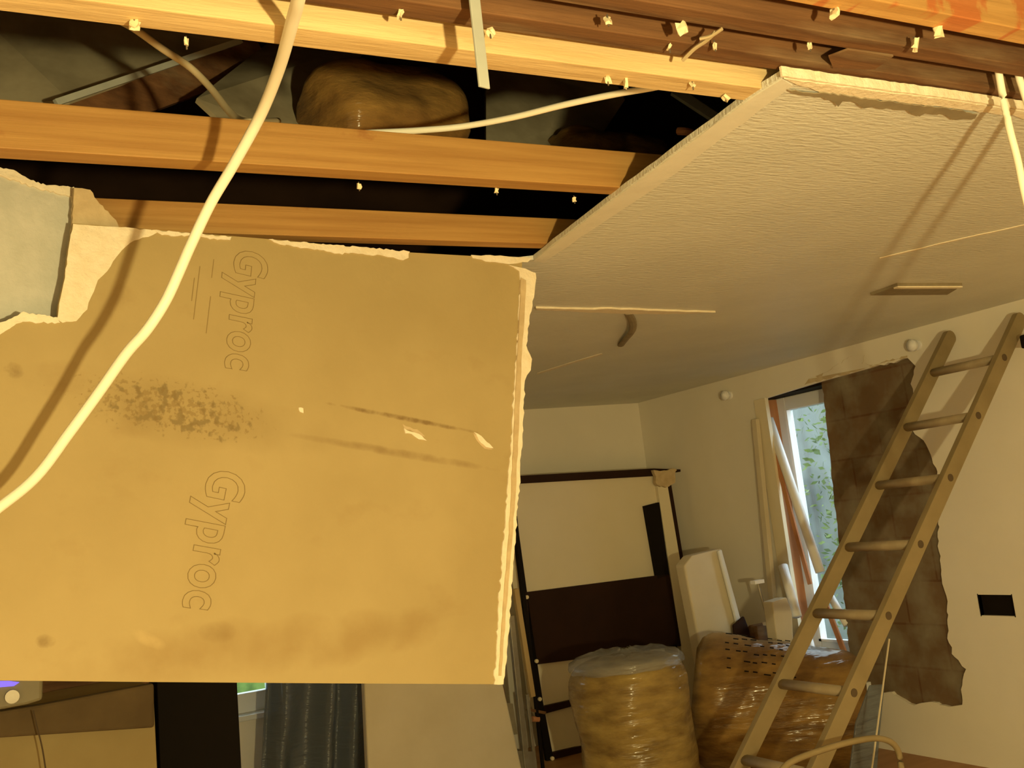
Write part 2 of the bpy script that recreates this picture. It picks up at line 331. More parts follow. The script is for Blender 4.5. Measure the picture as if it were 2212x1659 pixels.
o = obj('hanging_paper_strip', tube(B(), spline([cl(1357, 675) + Vector((0, 0, -.002)), cl(1366, 690) + Vector((0, 0, -.01)), cl(1364, 706) + Vector((0, 0, -.018)), cl(1350, 726) + Vector((0, 0, -.015)), cl(1341, 744) + Vector((0, 0, -.004))]), .008, 8, 2.0), M['plate'])
tag(o, 'small curl of torn paper hanging from the grey ceiling seam', 'paper strip')
pl = thing('ceiling_plate', cl(1970, 621), 'small flat rectangular plate on the grey ceiling above the window', 'plate')
q = [cl(x, y) for x, y in ((1880, 632), (1938, 611), (2078, 611), (2045, 631))]
obj('backing', prism(B(), q, (0, 0, -.012)), M['plate'], pl)
obj('rim', prism(B(), [q[1] + Vector((0, 0, -.0125)), q[2] + Vector((0, 0, -.0125)), q[2] + (q[3] - q[2]) * .15 + Vector((0, 0, -.0125)), q[1] + (q[0] - q[1]) * .15 + Vector((0, 0, -.0125))], (0, 0, -.006)), M['gypsum'], pl)

# ------------------------------------------------------------------ attic above
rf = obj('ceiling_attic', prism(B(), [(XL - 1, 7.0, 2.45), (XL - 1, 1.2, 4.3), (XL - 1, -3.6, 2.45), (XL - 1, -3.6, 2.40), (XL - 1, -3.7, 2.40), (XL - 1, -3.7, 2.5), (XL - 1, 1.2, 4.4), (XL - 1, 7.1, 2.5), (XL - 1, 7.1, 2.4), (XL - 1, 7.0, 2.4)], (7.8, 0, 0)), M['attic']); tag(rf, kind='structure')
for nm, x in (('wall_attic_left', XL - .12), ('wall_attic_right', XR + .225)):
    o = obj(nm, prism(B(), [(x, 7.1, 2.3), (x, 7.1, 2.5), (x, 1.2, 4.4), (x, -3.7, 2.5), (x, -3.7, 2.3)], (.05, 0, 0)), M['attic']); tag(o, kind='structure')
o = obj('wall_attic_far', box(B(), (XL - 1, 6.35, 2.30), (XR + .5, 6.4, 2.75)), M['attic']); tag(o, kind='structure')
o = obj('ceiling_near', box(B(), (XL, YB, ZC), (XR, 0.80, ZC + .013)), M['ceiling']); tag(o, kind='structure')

def joist(name, y0, y1, z0, z1, m, label, x0=XL, x1=XR, group='timbers across the open ceiling'):
    bm = box(B(), (x0, y0, z0), (x1, y1, z1))
    o = obj(name, bm, M[m], origin=((x0 + x1) / 2, (y0 + y1) / 2, z0), bevel=.002); tag(o, label, 'timber', group); return o
joist('ceiling_joist', 2.385, 2.435, 2.355, 2.430, 'newwood', 'orange pine joist just above the brown board, lowest of the new joists')
joist('ceiling_joist', 1.920, 1.972, 2.352, 2.444, 'newwood', 'orange pine joist crossing left of the grey ceiling, widest bright face')
joist('ceiling_batten', 1.352, 1.408, 2.342, 2.43, 'palewood', 'pale yellow rough batten running above the open gap to the ceiling corner')
joist('old_beam', 1.268, 1.312, 2.36, 2.50, 'oldwood', 'dark old timber lying next to the pale batten')
joist('old_beam', 1.170, 1.208, 2.36, 2.50, 'oldwood', 'dark old timber midway between pale batten and red-marked beam')
joist('marked_beam', 1.060, 1.104, 2.36, 2.50, 'redwood', 'light brown beam with red paint marks at the top right')
joist('ceiling_joist', 0.86, 0.91, 2.342, 2.44, 'newwood', 'orange pine joist nearest the camera above the top edge')

# mend plate / scrap on the old beam
o = obj('timber_patch', prism(B(), [at(x, y, 'Z', 2.355) for x, y in ((1790, 124), (1832, 108), (1930, 122), (1890, 150), (1800, 148))], (0, 0, .004)), M['oldwood'])
tag(o, 'thin brown board offcut bridging the old dark timbers', 'offcut')

# things lying in the attic
def panel(name, pts, th, m, label, cat, group=None):
    P = [Vector(p) for p in pts]; n = (P[1] - P[0]).cross(P[2] - P[0]).normalized()
    if n.dot(CAM - P[0]) > 0: n = -n
    return tag(obj(name, prism(B(), P, n * th), M[m]), label, cat, group)
yA = lambda x, y, Y: at(x, y, 'Y', Y)
panel('attic_sheet', [yA(-160, 240, 2.75), yA(-120, -40, 3.0), yA(620, 0, 3.1), yA(490, 97, 2.95), yA(150, 216, 2.7)], .015, 'atticpanel', 'dusty grey sheet in the loft at the top left with a light lower edge', 'sheet')
bm = beam(B(), yA(120, 222, 2.56), yA(520, 88, 2.8), .016, .012, (0, 0, 1))
o = obj('edge_strip', bm, M['strap']); tag(o, 'thin light strip along the lower edge of the loft sheet', 'strip')
bm = beam(B(), yA(150, 262, 2.75), yA(560, 118, 3.0), .10, .04, (0, 0, 1))
o = obj('loft_timber', bm, M['oldwood']); tag(o, 'dark red-brown timber in the loft under the light strip', 'timber')
panel('loft_board', [yA(425, 212, 2.6), yA(520, 300, 2.55), yA(660, 300, 2.6), yA(800, 90, 3.1), yA(620, 60, 3.2)], .015, 'atticpanel', 'grey board leaning in the loft beside the wrapped insulation', 'board')
panel('loft_board', [yA(1050, 130, 3.2), yA(1050, 330, 2.9), yA(1260, 350, 2.9), yA(1350, 215, 3.1), yA(1300, 120, 3.2)], .015, 'atticpanel', 'grey board in the loft right of the hanging strap', 'board')
panel('loft_board', [yA(1450, 200, 2.8), yA(1470, 190, 2.8), yA(1560, 250, 2.7), yA(1545, 262, 2.7)], .012, 'strap', 'short light batten in the loft near the ceiling edge', 'board')

def wrapped_roll(name, base, axis, R_, Ln, m, label, seg=48, nl=34, cap=True, squash=1.0):
    axis = Vector(axis).normalized(); base = Vector(base)
    s = axis.orthogonal().normalized(); t = axis.cross(s); bm = B(); rings = []
    root = thing(name, base, label, 'insulation roll')
    for i in range(nl + 1):
        u = i / nl; e = min(u, 1 - u) * Ln
        edge = 0.12; rr = R_ * (1 if e > edge else (0.72 + 0.28 * math.sqrt(max(0, 1 - (1 - e / edge) ** 2))))
        rr *= 1 + .03 * math.sin(u * math.pi)
        ring = []
        for k in range(seg):
            a = 2 * math.pi * k / seg; d = s * math.cos(a) + t * math.sin(a) * squash
            p = base + axis * u * Ln
            nz = noise.noise((p + d * .4) * 5) * .022 + noise.noise(Vector((d.x * 3, d.y * 3, u * Ln * 22))) * .006
            ring.append(bm.verts.new(p + d * (rr + nz)))
        rings.append(ring)
    for A_, B_ in zip(rings, rings[1:]):
        for k in range(seg): bm.faces.new([A_[k], A_[(k + 1) % seg], B_[(k + 1) % seg], B_[k]])
    for ring, off in ((rings[0], -0.0), (rings[-1], 0.0)):
        c = sum((v.co for v in ring), Vector()) / seg; cv = bm.verts.new(c - axis * 0.01 if off else c)
        for k in range(seg): bm.faces.new([ring[k], ring[(k + 1) % seg], cv])
    obj('wrapped_wool', bm, M[m], root, smooth=True)
    if cap:
        bm = B(); rings = []
        for j, (rr, h) in enumerate(((.985, -.045), (1.002, -.03), (.985, -.008), (.87, .012), (.6, .03), (.3, .02), (.08, .045))):
            ring = []
            for k in range(seg):
                a = 2 * math.pi * k / seg; d = s * math.cos(a) + t * math.sin(a) * squash
                w = .006 * math.sin(a * 11 + j) + .02 * noise.noise(d * 3 + Vector((j, 0, 0)))
                ring.append(bm.verts.new(base + axis * (Ln + h + w * (1 - abs(rr - .6))) + d * (R_ * rr * (1 + (.012 * math.sin(a * 9) if j == 0 else 0)) + .008)))
            rings.append(ring)
        for A_, B_ in zip(rings, rings[1:]):
            for k in range(seg): bm.faces.new([A_[k], A_[(k + 1) % seg], B_[(k + 1) % seg], B_[k]])
        obj('gathered_wrap', bm, M['clearcap'], root, smooth=True)
    return root
wrapped_roll('insulation_roll', yA(690, 262, 2.55), (.80, .22, .14), .155, .46, 'woolbrown', 'plastic-wrapped brown insulation roll up in the loft behind the pine joist', cap=False)
wrapped_roll('insulation_roll', yA(1210, 330, 2.9), (.9, .2, .05), .10, .55, 'woolbrown', 'dark brown insulation roll deep in the loft near the ceiling edge', cap=False)

# ------------------------------------------------------------------ the brown partition board
bn = bu.cross(Vector((0, 0, -1))).normalized()
if bn.dot(CAM - cTR) < 0: bn = -bn
bp_ = lambda x, y, off=0.0: at_plane(x, y, cTR + bn * off, bn)
brd = thing('plasterboard_sheet', bp_(600, 1480), 'large tan paper-faced plasterboard hanging tilted under the joists, faint lettering and mould', 'plasterboard')
out_px = [(-520, 700), (-110, 720), (0, 700), (28, 690), (48, 678), (85, 683), (124, 690), (126, 660), (140, 600), (147, 540), (158, 482), (210, 486), (340, 497), (600, 518), (880, 545), (1020, 553), (1128, 562),
          (1126, 640), (1118, 760), (1112, 900), (1100, 1100), (1085, 1300), (1072, 1478), (700, 1476), (300, 1473), (0, 1470), (-520, 1462)]
face = [bp_(x, y) for x, y in out_px]
def board_paper():
    m = M['paper']; nt = m.node_tree; N = nt.nodes; Lk = nt.links; b = N['Principled BSDF']; src = b.inputs['Base Color'].links[0].from_socket
    tc = N.new('ShaderNodeTexCoord')
    def spot_layer(src, c, ctr, ang, rad, sc, lo, hi, amt, stretch=1.0):
        # ellipse mask around ctr (object space, board runs along bu and z)
        mp = N.new('ShaderNodeVectorMath'); mp.operation = 'SUBTRACT'; Lk.new(tc.outputs['Object'], mp.inputs[0]); mp.inputs[1].default_value = ctr
        ux = bu * math.cos(ang) + Vector((0, 0, -1)) * math.sin(ang); vx = -bu * math.sin(ang) + Vector((0, 0, -1)) * math.cos(ang)
        acc = []
        for v, r_ in ((ux, rad[0]), (vx, rad[1])):
            d = N.new('ShaderNodeVectorMath'); d.operation = 'DOT_PRODUCT'; Lk.new(mp.outputs[0], d.inputs[0]); d.inputs[1].default_value = v / r_
            q = N.new('ShaderNodeMath'); q.operation = 'POWER'; q.inputs[1].default_value = 2; ab = N.new('ShaderNodeMath'); ab.operation = 'ABSOLUTE'
            Lk.new(d.outputs['Value'], ab.inputs[0]); Lk.new(ab.outputs[0], q.inputs[0]); acc.append(q.outputs[0])
        ad = N.new('ShaderNodeMath'); ad.operation = 'ADD'; Lk.new(acc[0], ad.inputs[0]); Lk.new(acc[1], ad.inputs[1])
        fa = N.new('ShaderNodeMapRange'); fa.inputs[1].default_value = 0.0; fa.inputs[2].default_value = 1.0; fa.inputs[3].default_value = 1.0; fa.inputs[4].default_value = 0.0; fa.clamp = True
        Lk.new(ad.outputs[0], fa.inputs[0])
        n = N.new('ShaderNodeTexNoise'); n.inputs['Scale'].default_value = sc; n.inputs['Detail'].default_value = 4; Lk.new(tc.outputs['Object'], n.inputs['Vector'])
        mu = N.new('ShaderNodeMath'); mu.operation = 'MULTIPLY'; Lk.new(n.outputs['Fac'], mu.inputs[0]); Lk.new(fa.outputs[0], mu.inputs[1])
        r = N.new('ShaderNodeMapRange'); r.inputs[1].default_value = lo; r.inputs[2].default_value = hi; r.inputs[3].default_value = 0; r.inputs[4].default_value = amt; r.clamp = True
        Lk.new(mu.outputs[0], r.inputs[0])
        mx = N.new('ShaderNodeMix'); mx.data_type = 'RGBA'; mx.inputs[7].default_value = (*c, 1); Lk.new(r.outputs[0], mx.inputs[0]); Lk.new(src, mx.inputs[6]); return mx.outputs[2]
    o0 = ORI
    ang = math.radians(11.5)
    P = lambda x, y: bp_(x, y) - o0
    src = spot_layer(src, (0.13, 0.095, 0.04), P(390, 890), ang, (.40, .13), 48, .46, .55, .6)
    src = spot_layer(src, (0.20, 0.13, 0.045), P(380, 880), ang, (.48, .14), 90, .48, .56, .5)
    src = spot_layer(src, (0.22, 0.15, 0.055), P(400, 890), ang, (.55, .10), 8, .2, .7, .45)
    src = spot_layer(src, (0.17, 0.10, 0.035), P(880, 905), ang, (.32, .010), 30, .22, .5, .75)
    src = spot_layer(src, (0.20, 0.12, 0.045), P(870, 980), ang, (.42, .016), 20, .22, .6, .55)
    src = spot_layer(src, (0.27, 0.17, 0.06), P(560, 1400), math.radians(3), (.75, .10), 9, .25, .6, .5)
    src = spot_layer(src, (0.21, 0.13, 0.045), P(470, 1365), .2, (.06, .035), 20, .25, .6, .45)
    src = spot_layer(src, (0.20, 0.13, 0.05), P(100, 1385), .2, (.03, .02), 30, .25, .5, .6)
    src = spot_layer(src, (0.20, 0.13, 0.05), P(28, 800), .2, (.03, .025), 40, .25, .5, .6)
    src = spot_layer(src, (0.50, 0.38, 0.18), P(320, 1380), .6, (.06, .02), 25, .25, .6, .6)
    Lk.new(src, b.inputs['Base Color'])
ORI = brd.location.copy()
o = obj('paper_face', prism(B(), face, -bn * .0125), M['paper'], brd, origin=ORI); board_paper()
lay = lambda pts, step, amp, off, keep=None: prism(B(), torn(pts, lambda x, y: bp_(x, y, off), step, amp, keep=keep), -bn * (off - .0003))
# exposed core at the right edge, top edge and the ripped corner
o = obj('torn_edge', lay([(1122, 585), (1100, 572), (1135, 580), (1158, 590), (1156, 620), (1150, 660), (1143, 700), (1137, 745), (1150, 775), (1147, 800), (1134, 822), (1131, 900), (1122, 1050), (1112, 1180), (1104, 1300), (1096, 1400), (1088, 1478), (1068, 1478), (1078, 1300), (1092, 1120), (1104, 960), (1112, 820), (1120, 700), (1124, 620)], 9, 2.2, .004), M['gypsum'], brd)
tag(o, 'crumbling cream plaster along the right edge')
obj('edge_bead', lay([(1126, 600), (1137, 605), (1128, 760), (1122, 900), (1113, 1080), (1104, 1200), (1092, 1340), (1083, 1460), (1078, 1460), (1086, 1330), (1100, 1150), (1110, 950), (1117, 780)], 20, 1.0, .007), M['torn'], brd)
o = obj('torn_corner', lay([(158, 484), (240, 489), (345, 499), (330, 508), (290, 520), (272, 532), (250, 556), (232, 585), (212, 605), (197, 640), (188, 668), (165, 694), (135, 697), (123, 690), (128, 655), (140, 600), (148, 540)], 10, 1.5, .0015), M['gypsum'], brd)
tag(o, 'bare cream gypsum where the paper is ripped away')
obj('torn_edge', lay([(-110, 716), (0, 697), (30, 684), (50, 674), (90, 680), (126, 686), (130, 698), (90, 697), (50, 694), (25, 706), (0, 722), (-110, 740)], 6, 2.5, .003), M['gypsum'], brd)
obj('torn_edge', lay([(330, 497), (500, 511), (498, 519), (470, 518), (420, 510), (350, 508)], 7, 1.8, .003), M['gypsum'], brd)
obj('torn_edge', lay([(580, 517), (720, 529), (885, 543), (882, 557), (870, 562), (850, 556), (830, 553), (790, 550), (745, 546), (740, 550), (700, 540), (650, 536), (600, 526)], 7, 2.0, .003), M['gypsum'], brd)
obj('torn_edge', lay([(1018, 551), (1080, 552), (1150, 557), (1140, 566), (1100, 570), (1060, 566), (1022, 558)], 9, 1.2, .003), M['gypsum'], brd)
for pts, tw in (([(873, 925), (880, 930), (905, 937), (922, 952), (905, 949), (890, 938), (876, 936)], 0), ([(1025, 933), (1040, 942), (1066, 968), (1050, 966), (1034, 950)], 1)):
    obj('nail_tear', lay(pts, 6, 1.0, .004), M['gypsum'], brd)
    obj('nail_tear_hollow', lay([(x - 3, y - 9) if tw == 0 else (x - 3, y + 3) for x, y in pts], 8, 1.5, .0012), M['torn'], brd)
obj('nail_tear', lay([(645, 880), (655, 882), (656, 892), (648, 890)], 5, 1, .003), M['gypsum'], brd)
# embossed maker's name, twice, reading downwards
def lettering(text, pA, pB, capw, m, parent):
    A_, B_ = bp_(*pA, .0005), bp_(*pB, .0005); d = (B_ - A_).normalized()
    cu = bpy.data.curves.new('lettering', 'FONT'); cu.body = text; cu.size = 1.0; cu.fill_mode = 'NONE'; cu.bevel_depth = 0.007; cu.bevel_resolution = 0; cu.resolution_u = 4; cu.offset = 0.02; cu.space_character = 1.06
    tmp = bpy.data.objects.new('tmp', cu); COL.objects.link(tmp); bpy.context.view_layer.update()
    me = bpy.data.meshes.new_from_object(tmp.evaluated_get(bpy.context.evaluated_depsgraph_get())); bpy.data.objects.remove(tmp)
    xs = [v.co.x for v in me.vertices]; x0, x1 = min(xs), max(xs)
    up = bn.cross(d).normalized(); L_ = (B_ - A_).length; sx = L_ / (x1 - x0)
    bm = B(); bm.from_mesh(me)
    for v in bm.verts:
        c = v.co.copy(); v.co = A_ + d * (c.x - x0) * sx + up * (c.y * capw) + bn * c.z * .06
    o = obj('lettering', bm, M[m], parent); tag(o, 'faint grey embossed maker lettering'); return o
lettering('Gyproc', (511, 535), (487, 795), .115, 'ink', brd)
lettering('Gyproc', (455, 1010), (395, 1312), .125, 'ink', brd)
bm = B()
for (x, y0, y1) in ((432, 575, 690), (455, 640, 720), (420, 600, 650), (462, 560, 600)):
    beam(bm, bp_(x, y0, .0006), bp_(x - (y1 - y0) * .12, y1, .0006), .0018, .0004, bu)
obj('print_marks', bm, M['ink'], brd)

# grey painted panel behind the ripped hole, and the tan offcut above it
gb = lambda x, y, off=-.075: bp_(x, y, off)
gp = thing('grey_panel', gb(60, 700), 'grey painted board seen through the ripped hole at the left edge', 'board')
obj('painted_face', prism(B(), torn([(-220, 330), (0, 368), (48, 384), (90, 402), (120, 412), (158, 418), (163, 440), (160, 470), (215, 640), (215, 760), (-220, 760)], gb, 10, 1.5, keep=(7, 8, 9, 10)), -bn * .012), M['greypaint'], gp)
o = obj('torn_edge', prism(B(), torn([(-220, 318), (0, 362), (35, 370), (60, 386), (100, 400), (160, 404), (166, 420), (162, 480), (157, 478), (155, 424), (120, 416), (60, 400), (0, 378), (-220, 345)], lambda x, y: gb(x, y, -.070), 6, 2.0), -bn * .006), M['gypsum'], gp)
tag(o, 'cream broken rim')
o = tag(obj('board_offcut', prism(B(), torn([(160, 405), (195, 410), (215, 440), (250, 475), (262, 500), (262, 540), (150, 540), (157, 470)], lambda x, y: bp_(x, y, -.03), 8, 1.5), -bn * .012), M['torn']), 'tan torn plasterboard offcut in the corner above the ripped cream patch', 'plasterboard')

# ------------------------------------------------------------------ cables, strap
cab = [(660, -90, 1.12), (645, -5, 1.22), (632, 45, 1.30), (602, 150, 1.48), (562, 250, 1.63), (505, 355, 1.73), (455, 440, 1.79), (412, 530, 1.83), (388, 585, 1.85), (358, 650, 1.87), (318, 712, 1.89), (272, 765, 1.92), (212, 850, 1.96), (150, 935, 1.99), (80, 1028, 2.02), (0, 1095, 2.05), (-120, 1180, 2.08), (-400, 1330, 2.10), (-700, 1420, 2.06)]
def cable(name, pts, r, m, label, rr=None):
    P = spline([yA(*p) for p in pts]); return tag(obj(name, tube(B(), P, r), M[m], smooth=True), label, 'cable')
cable('hanging_cable', cab, .0096, 'cable', 'thick cream cable hanging in a long curve across the tan board')
cable('loft_cable', [(250, 40, 2.0), (290, 62, 2.05), (350, 105, 2.1), (410, 145, 2.12), (455, 190, 2.1), (490, 235, 2.05), (515, 258, 2.0), (545, 264, 1.94), (600, 262, 2.1)], .0078, 'dirtycable', 'dusty tan cable dropping out of the loft onto the pine joist')
cable('loft_cable', [(640, 300, 2.02), (740, 291, 1.99), (800, 287, 1.99), (900, 282, 2.0), (1000, 273, 1.98), (1110, 253, 1.9), (1220, 226, 1.8), (1330, 203, 1.7), (1420, 187, 1.6), (1490, 166, 1.5)], .0072, 'cable', 'cream cable lying over the pine joist and rising to the right')
cable('ceiling_cable', [(2150, 110, 1.22), (2158, 160, 1.225), (2165, 200, 1.23), (2180, 275, 1.23), (2198, 345, 1.235), (2216, 430, 1.24), (2260, 600, 1.25), (2330, 850, 1.26), (2420, 1150, 1.27)], .0072, 'cable', 'cream cable hanging before the grey ceiling, left of the one the frame cuts')
cable('ceiling_cable', [(2196, 110, 1.21), (2200, 160, 1.22), (2212, 200, 1.22), (2235, 275, 1.225), (2270, 400, 1.23), (2340, 700, 1.25), (2450, 1100, 1.26)], .0072, 'cable', 'cream cable cut off by the right edge of the view')
bm = beam(B(), yA(1016, -80, 1.235), yA(1046, 190, 1.245), .021, .004, (1, .3, 0))
o = obj('metal_strap', bm, M['strap'], bevel=.001); tag(o, 'flat grey metal strap hanging down past the pale batten', 'strap')

# ------------------------------------------------------------------ nails with plaster crumbs left on the timbers
def crumb(px, py, z, k, lab, vari):
    c = at(px, py, 'Z', z); root = thing('plaster_nail', c + Vector((0, 0, .0)), lab, 'nail', 'nails with plaster crumbs left on the timbers')
    sz = random.uniform(.0045, .0065) * k
    bm = B(); bmesh.ops.create_cube(bm, size=1.0); bmesh.ops.subdivide_edges(bm, edges=bm.edges[:], cuts=1)
    rr = Matrix.Rotation(random.uniform(0, 3), 3, 'Z') @ Matrix.Rotation(random.uniform(-.7, .7), 3, 'X')
    for v in bm.verts:
        q = Vector((v.co.x * sz * random.uniform(1.3, 1.9), v.co.y * sz * .9, v.co.z * sz * 2.2 * random.uniform(.8, 1.1)))
        v.co = rr @ q + c + Vector((0, 0, -.006 * k)) + Vector((random.uniform(-1, 1), random.uniform(-1, 1), random.uniform(-1, 1))) * sz * .25
    obj('crumb', bm, M['scrap'], root)
    obj('nail_shank', tube(B(), [c + Vector((0, 0, .004)), c + Vector((0, 0, -.016))], .0014, 6), M['nail'], root)
LJ2, LJ1, LA, LB, LC = ('under the orange pine joist', 'under the pale yellow batten', 'under the old dark timber beside the batten', 'under the middle old dark timber', 'under the red-marked beam')
NL = [(775, 397, 2.352, 1.0, LJ2, 'left of the others there'), (1072, 407, 2.352, .9, LJ2, 'midway'), (1240, 426, 2.352, 1.0, LJ2, 'near the ceiling edge'),
      (290, 42, 2.342, 1.3, LJ1, 'near the top left corner'), (402, 84, 2.342, .8, LJ1, 'right of the corner crumb'), (1350, 171, 2.342, 1.3, LJ1, 'above the rising cable'), (1312, 166, 2.342, 1.0, LJ1, 'just left of the crumb above the rising cable'), (1495, 176, 2.342, .9, LJ1, 'above the loft batten'), (1566, 203, 2.342, 1.3, LJ1, 'nearest the ceiling corner'),
      (864, 22, 2.36, 1.0, LA, 'left of the strap'), (1058, 62, 2.36, 1.2, LA, 'touching the strap'), (1445, 95, 2.36, .9, LA, 'midway, flat and pale'), (1543, 92, 2.36, 1.1, LA, 'below the dusty web'), (1312, 36, 2.36, 1.1, LB, 'leftmost there'), (1472, 50, 2.36, 1.5, LB, 'broad and ragged'),
      (1748, 92, 2.36, 1.0, LB, 'in the middle there'), (1975, 84, 2.36, 1.9, LB, 'largest, below the red marks'), (1801, 18, 2.36, 1.3, LC, 'left one'), (2026, 58, 2.36, 1.5, LC, 'right one')]
for i, (x, y, z, k, l, w) in enumerate(NL): crumb(x, y, z, k, 'plaster crumb %s, %s' % (l, w), i)
o = obj('dusty_web', tube(tube(B(), spline([at(1545, 70, 'Z', 2.352), at(1525, 88, 'Z', 2.35), at(1500, 105, 'Z', 2.35), at(1475, 130, 'Z', 2.346)]), .0035, 6), spline([at(1560, 62, 'Z', 2.352), at(1535, 78, 'Z', 2.35), at(1512, 84, 'Z', 2.352)]), .003, 6), M['dirtycable'])
tag(o, 'wisp of dusty cobweb strands across the old dark timbers', 'cobweb')
o = obj('wire_end', tube(B(), spline([yA(1465, 283, 2.3), yA(1480, 284, 2.28), yA(1494, 288, 2.28)]), .012, 8), M['orangelath']); tag(o, 'small orange lump in the dark loft gap beside the ceiling edge', 'knot')

# ------------------------------------------------------------------ window in the right wall
win = tag(thing('window_1', (XR + .16, 4.5, .52), None, None), kind='structure')
xw = XR + .17; yl, yr, zt, zb = 4.86, 3.9, 2.165, 0.555
fw = .085
bm = box(B(), (xw, yl - fw, zb), (xw + .06, yl, zt)); box(bm, (xw, yr, zb), (xw + .06, yr + fw, zt)); box(bm, (xw, yr + fw, zt - fw), (xw + .06, yl - fw, zt)); box(bm, (xw, yr + fw, zb), (xw + .06, yl - fw, zb + .12))
obj('window_frame', bm, M['frame'], win, bevel=.006)
bm = box(B(), (xw - .012, yl - fw - .02, zb + .12), (xw + .02, yl - fw, zt - fw)); box(bm, (xw - .012, yr + fw, zb + .12), (xw + .02, yl - fw, zb + .135))
obj('glazing_bead', bm, M['white'], win)
obj('pane', box(B(), (xw + .03, yr + fw, zb + .12), (xw + .036, yl - fw, zt - fw)), M['glass'], win)
o = obj('trim_1', box(B(), (XR - .012, wallR(1652, 866).y - .015, wallR(1715, 1440).z), (XR + .015, wallR(1632, 870).y, 2.165)), M['cream']); tag(o, kind='structure')
bm = B(); bmesh.ops.create_cube
o = obj('trim_gap_shade', box(B(), (XR + .024, 4.0, 2.166), (XR + .255, 4.86, 2.199)), M['dark']); tag(o, kind='structure')  # added block closing the sky slot, black to stand for the gap's shade
o = obj('window_sill', box(B(), (XR - .06, 4.28, .455), (XR + .17, 4.93, .50)), M['frame'], win, bevel=.004)
# wooden liner inside the reveal
o = obj('reveal_lining', box(B(), (XR + .03, 4.842, .56), (XR + .17, 4.86, 2.16)), M['orangelath'], win)
def knob(px, py, lab):
    c = wallR(px, py); root = thing('curtain_bracket', c, lab, 'curtain bracket', 'curtain pole brackets')
    obj('wall_plate', tube(B(), [c, c + Vector((-.012, 0, 0))], .026, 20), M['white'], root)
    bm = tube(B(), spline([c + Vector((-.012, 0, 0)), c + Vector((-.03, 0, 0)), c + Vector((-.05, 0, 0)), c + Vector((-.062, 0, 0))], 4), lambda t: [.012, .02, .031, .032, .024][min(4, int(t * 4.99))], 20)
    obj('end_knob', bm, M['white'], root, smooth=True)
knob(1577, 854, 'round white curtain pole bracket left of the window')
knob(1983, 746, 'round white curtain pole bracket beside the ladder top')
# outdoors
o = obj('garden_wall', box(B(), (7.6, 3.2, 0), (7.9, 9.5, 2.6)), M['stonewall']); tag(o, 'pale grey garden wall outside the right window', 'wall')
SHY = (at(1777, 1050, 'X', 6.25).y - .8, at(1777, 1050, 'X', 6.25).y)
bm = B()
for i in range(2600):
    c = Vector((random.uniform(6.0, 6.5), random.uniform(*SHY), random.uniform(0, 3.2))); r_ = random.uniform(.02, .045)
    d1 = Vector((random.uniform(-1, 1), random.uniform(-1, 1), random.uniform(-1, 1))).normalized(); d2 = d1.orthogonal().normalized()
    bm.faces.new([bm.verts.new(c + d1 * r_), bm.verts.new(c + d2 * r_ * .5), bm.verts.new(c - d1 * r_), bm.verts.new(c - d2 * r_ * .5)])
o = obj('garden_shrub', bm, M['leaves']); tag(o, 'bright green shrub outside, at the right side of the window', 'shrub')
pt = thing('garden_table', (7.0, 6.2, 0), 'pale garden table outside the right window', 'table')
tz = 1.52
obj('table_top', box(B(), (6.8, 5.5, tz), (7.2, 6.1, tz + .05)), M['white'], pt)
for dx in (6.83, 7.17):
    for dy in (5.55, 6.05): obj('leg', box(B(), (dx - .02, dy - .02, 0), (dx + .02, dy + .02, tz)), M['white'], pt)
o = obj('ground', box(B(), (-8, 6.4, -.1), (12, 16, 0)), M['grass']); tag(o, kind='structure')
o = obj('ground', box(B(), (XR + .3, -3, -.1), (12, 6.4, 0)), M['stonewall']); tag(o, kind='structure')
o = obj('hedge', box(B(), (-3, 11, 0), (5, 11.8, 1.9)), M['leaves']); tag(o, 'green hedge beyond the far window', 'hedge')

# far window
win2 = tag(thing('window_2', (1, YF + .08, wz0), None, None), kind='structure')
y0 = YF + .06; bm = box(B(), (wx0, y0, wz0), (wx1, y0 + .06, wz0 + .11)); box(bm, (wx0, y0, wz1 - .08), (wx1, y0 + .06, wz1)); box(bm, (wx0, y0, wz0 + .11), (wx0 + .08, y0 + .06, wz1 - .08)); box(bm, (wx1 - .07, y0, wz0 + .11), (wx1, y0 + .06, wz1 - .08)); box(bm, (1.24, y0, wz0 + .11), (1.29, y0 + .06, wz1 - .08))
obj('window_frame', bm, M['frame'], win2, bevel=.006)
obj('pane', box(B(), (wx0 + .08, y0 + .03, wz0 + .11), (wx1 - .07, y0 + .036, wz1 - .08)), M['glass'], win2)
obj('window_sill', box(B(), (wx0 - .05, YF - .04, wz0 - .03), (wx1 + .05, YF + .06, wz0)), M['frame'], win2, bevel=.004)

# ------------------------------------------------------------------ ladder
ld = thing('ladder', (2.15, 3.12, FL), 'long wooden ladder leaning against the right wall over the window', 'ladder')
d = Vector((1.20, 0, 1.241)).normalized(); base = Vector((4.084, 0, 2.065))
def onl(s, y): return Vector((base.x, y, base.z)) + d * s
nrm = Vector((-d.z, 0, d.x))
sb = -(2.065 - FL - .02) / d.z
for y, st in ((2.935, .27), (3.315, .27)):
    bm = B(); seg = 8
    prof = []
    w = .034
    P0 = [onl(sb, y) - nrm * w, onl(sb, y) + nrm * w]
    top = [onl(st - .03 + .03 * math.sin(a) * 1.0, y) + nrm * w * math.cos(a) for a in [math.pi * k / 10 for k in range(11)]]
    pts = [P0[0]] + [p for p in [P0[1]]] + top
    pts = [p + Vector((0, -.014, 0)) for p in pts]
    o = obj('rail', prism(bm, pts, (0, .028, 0)), M['ladder'], ld, bevel=.004)
k = 0
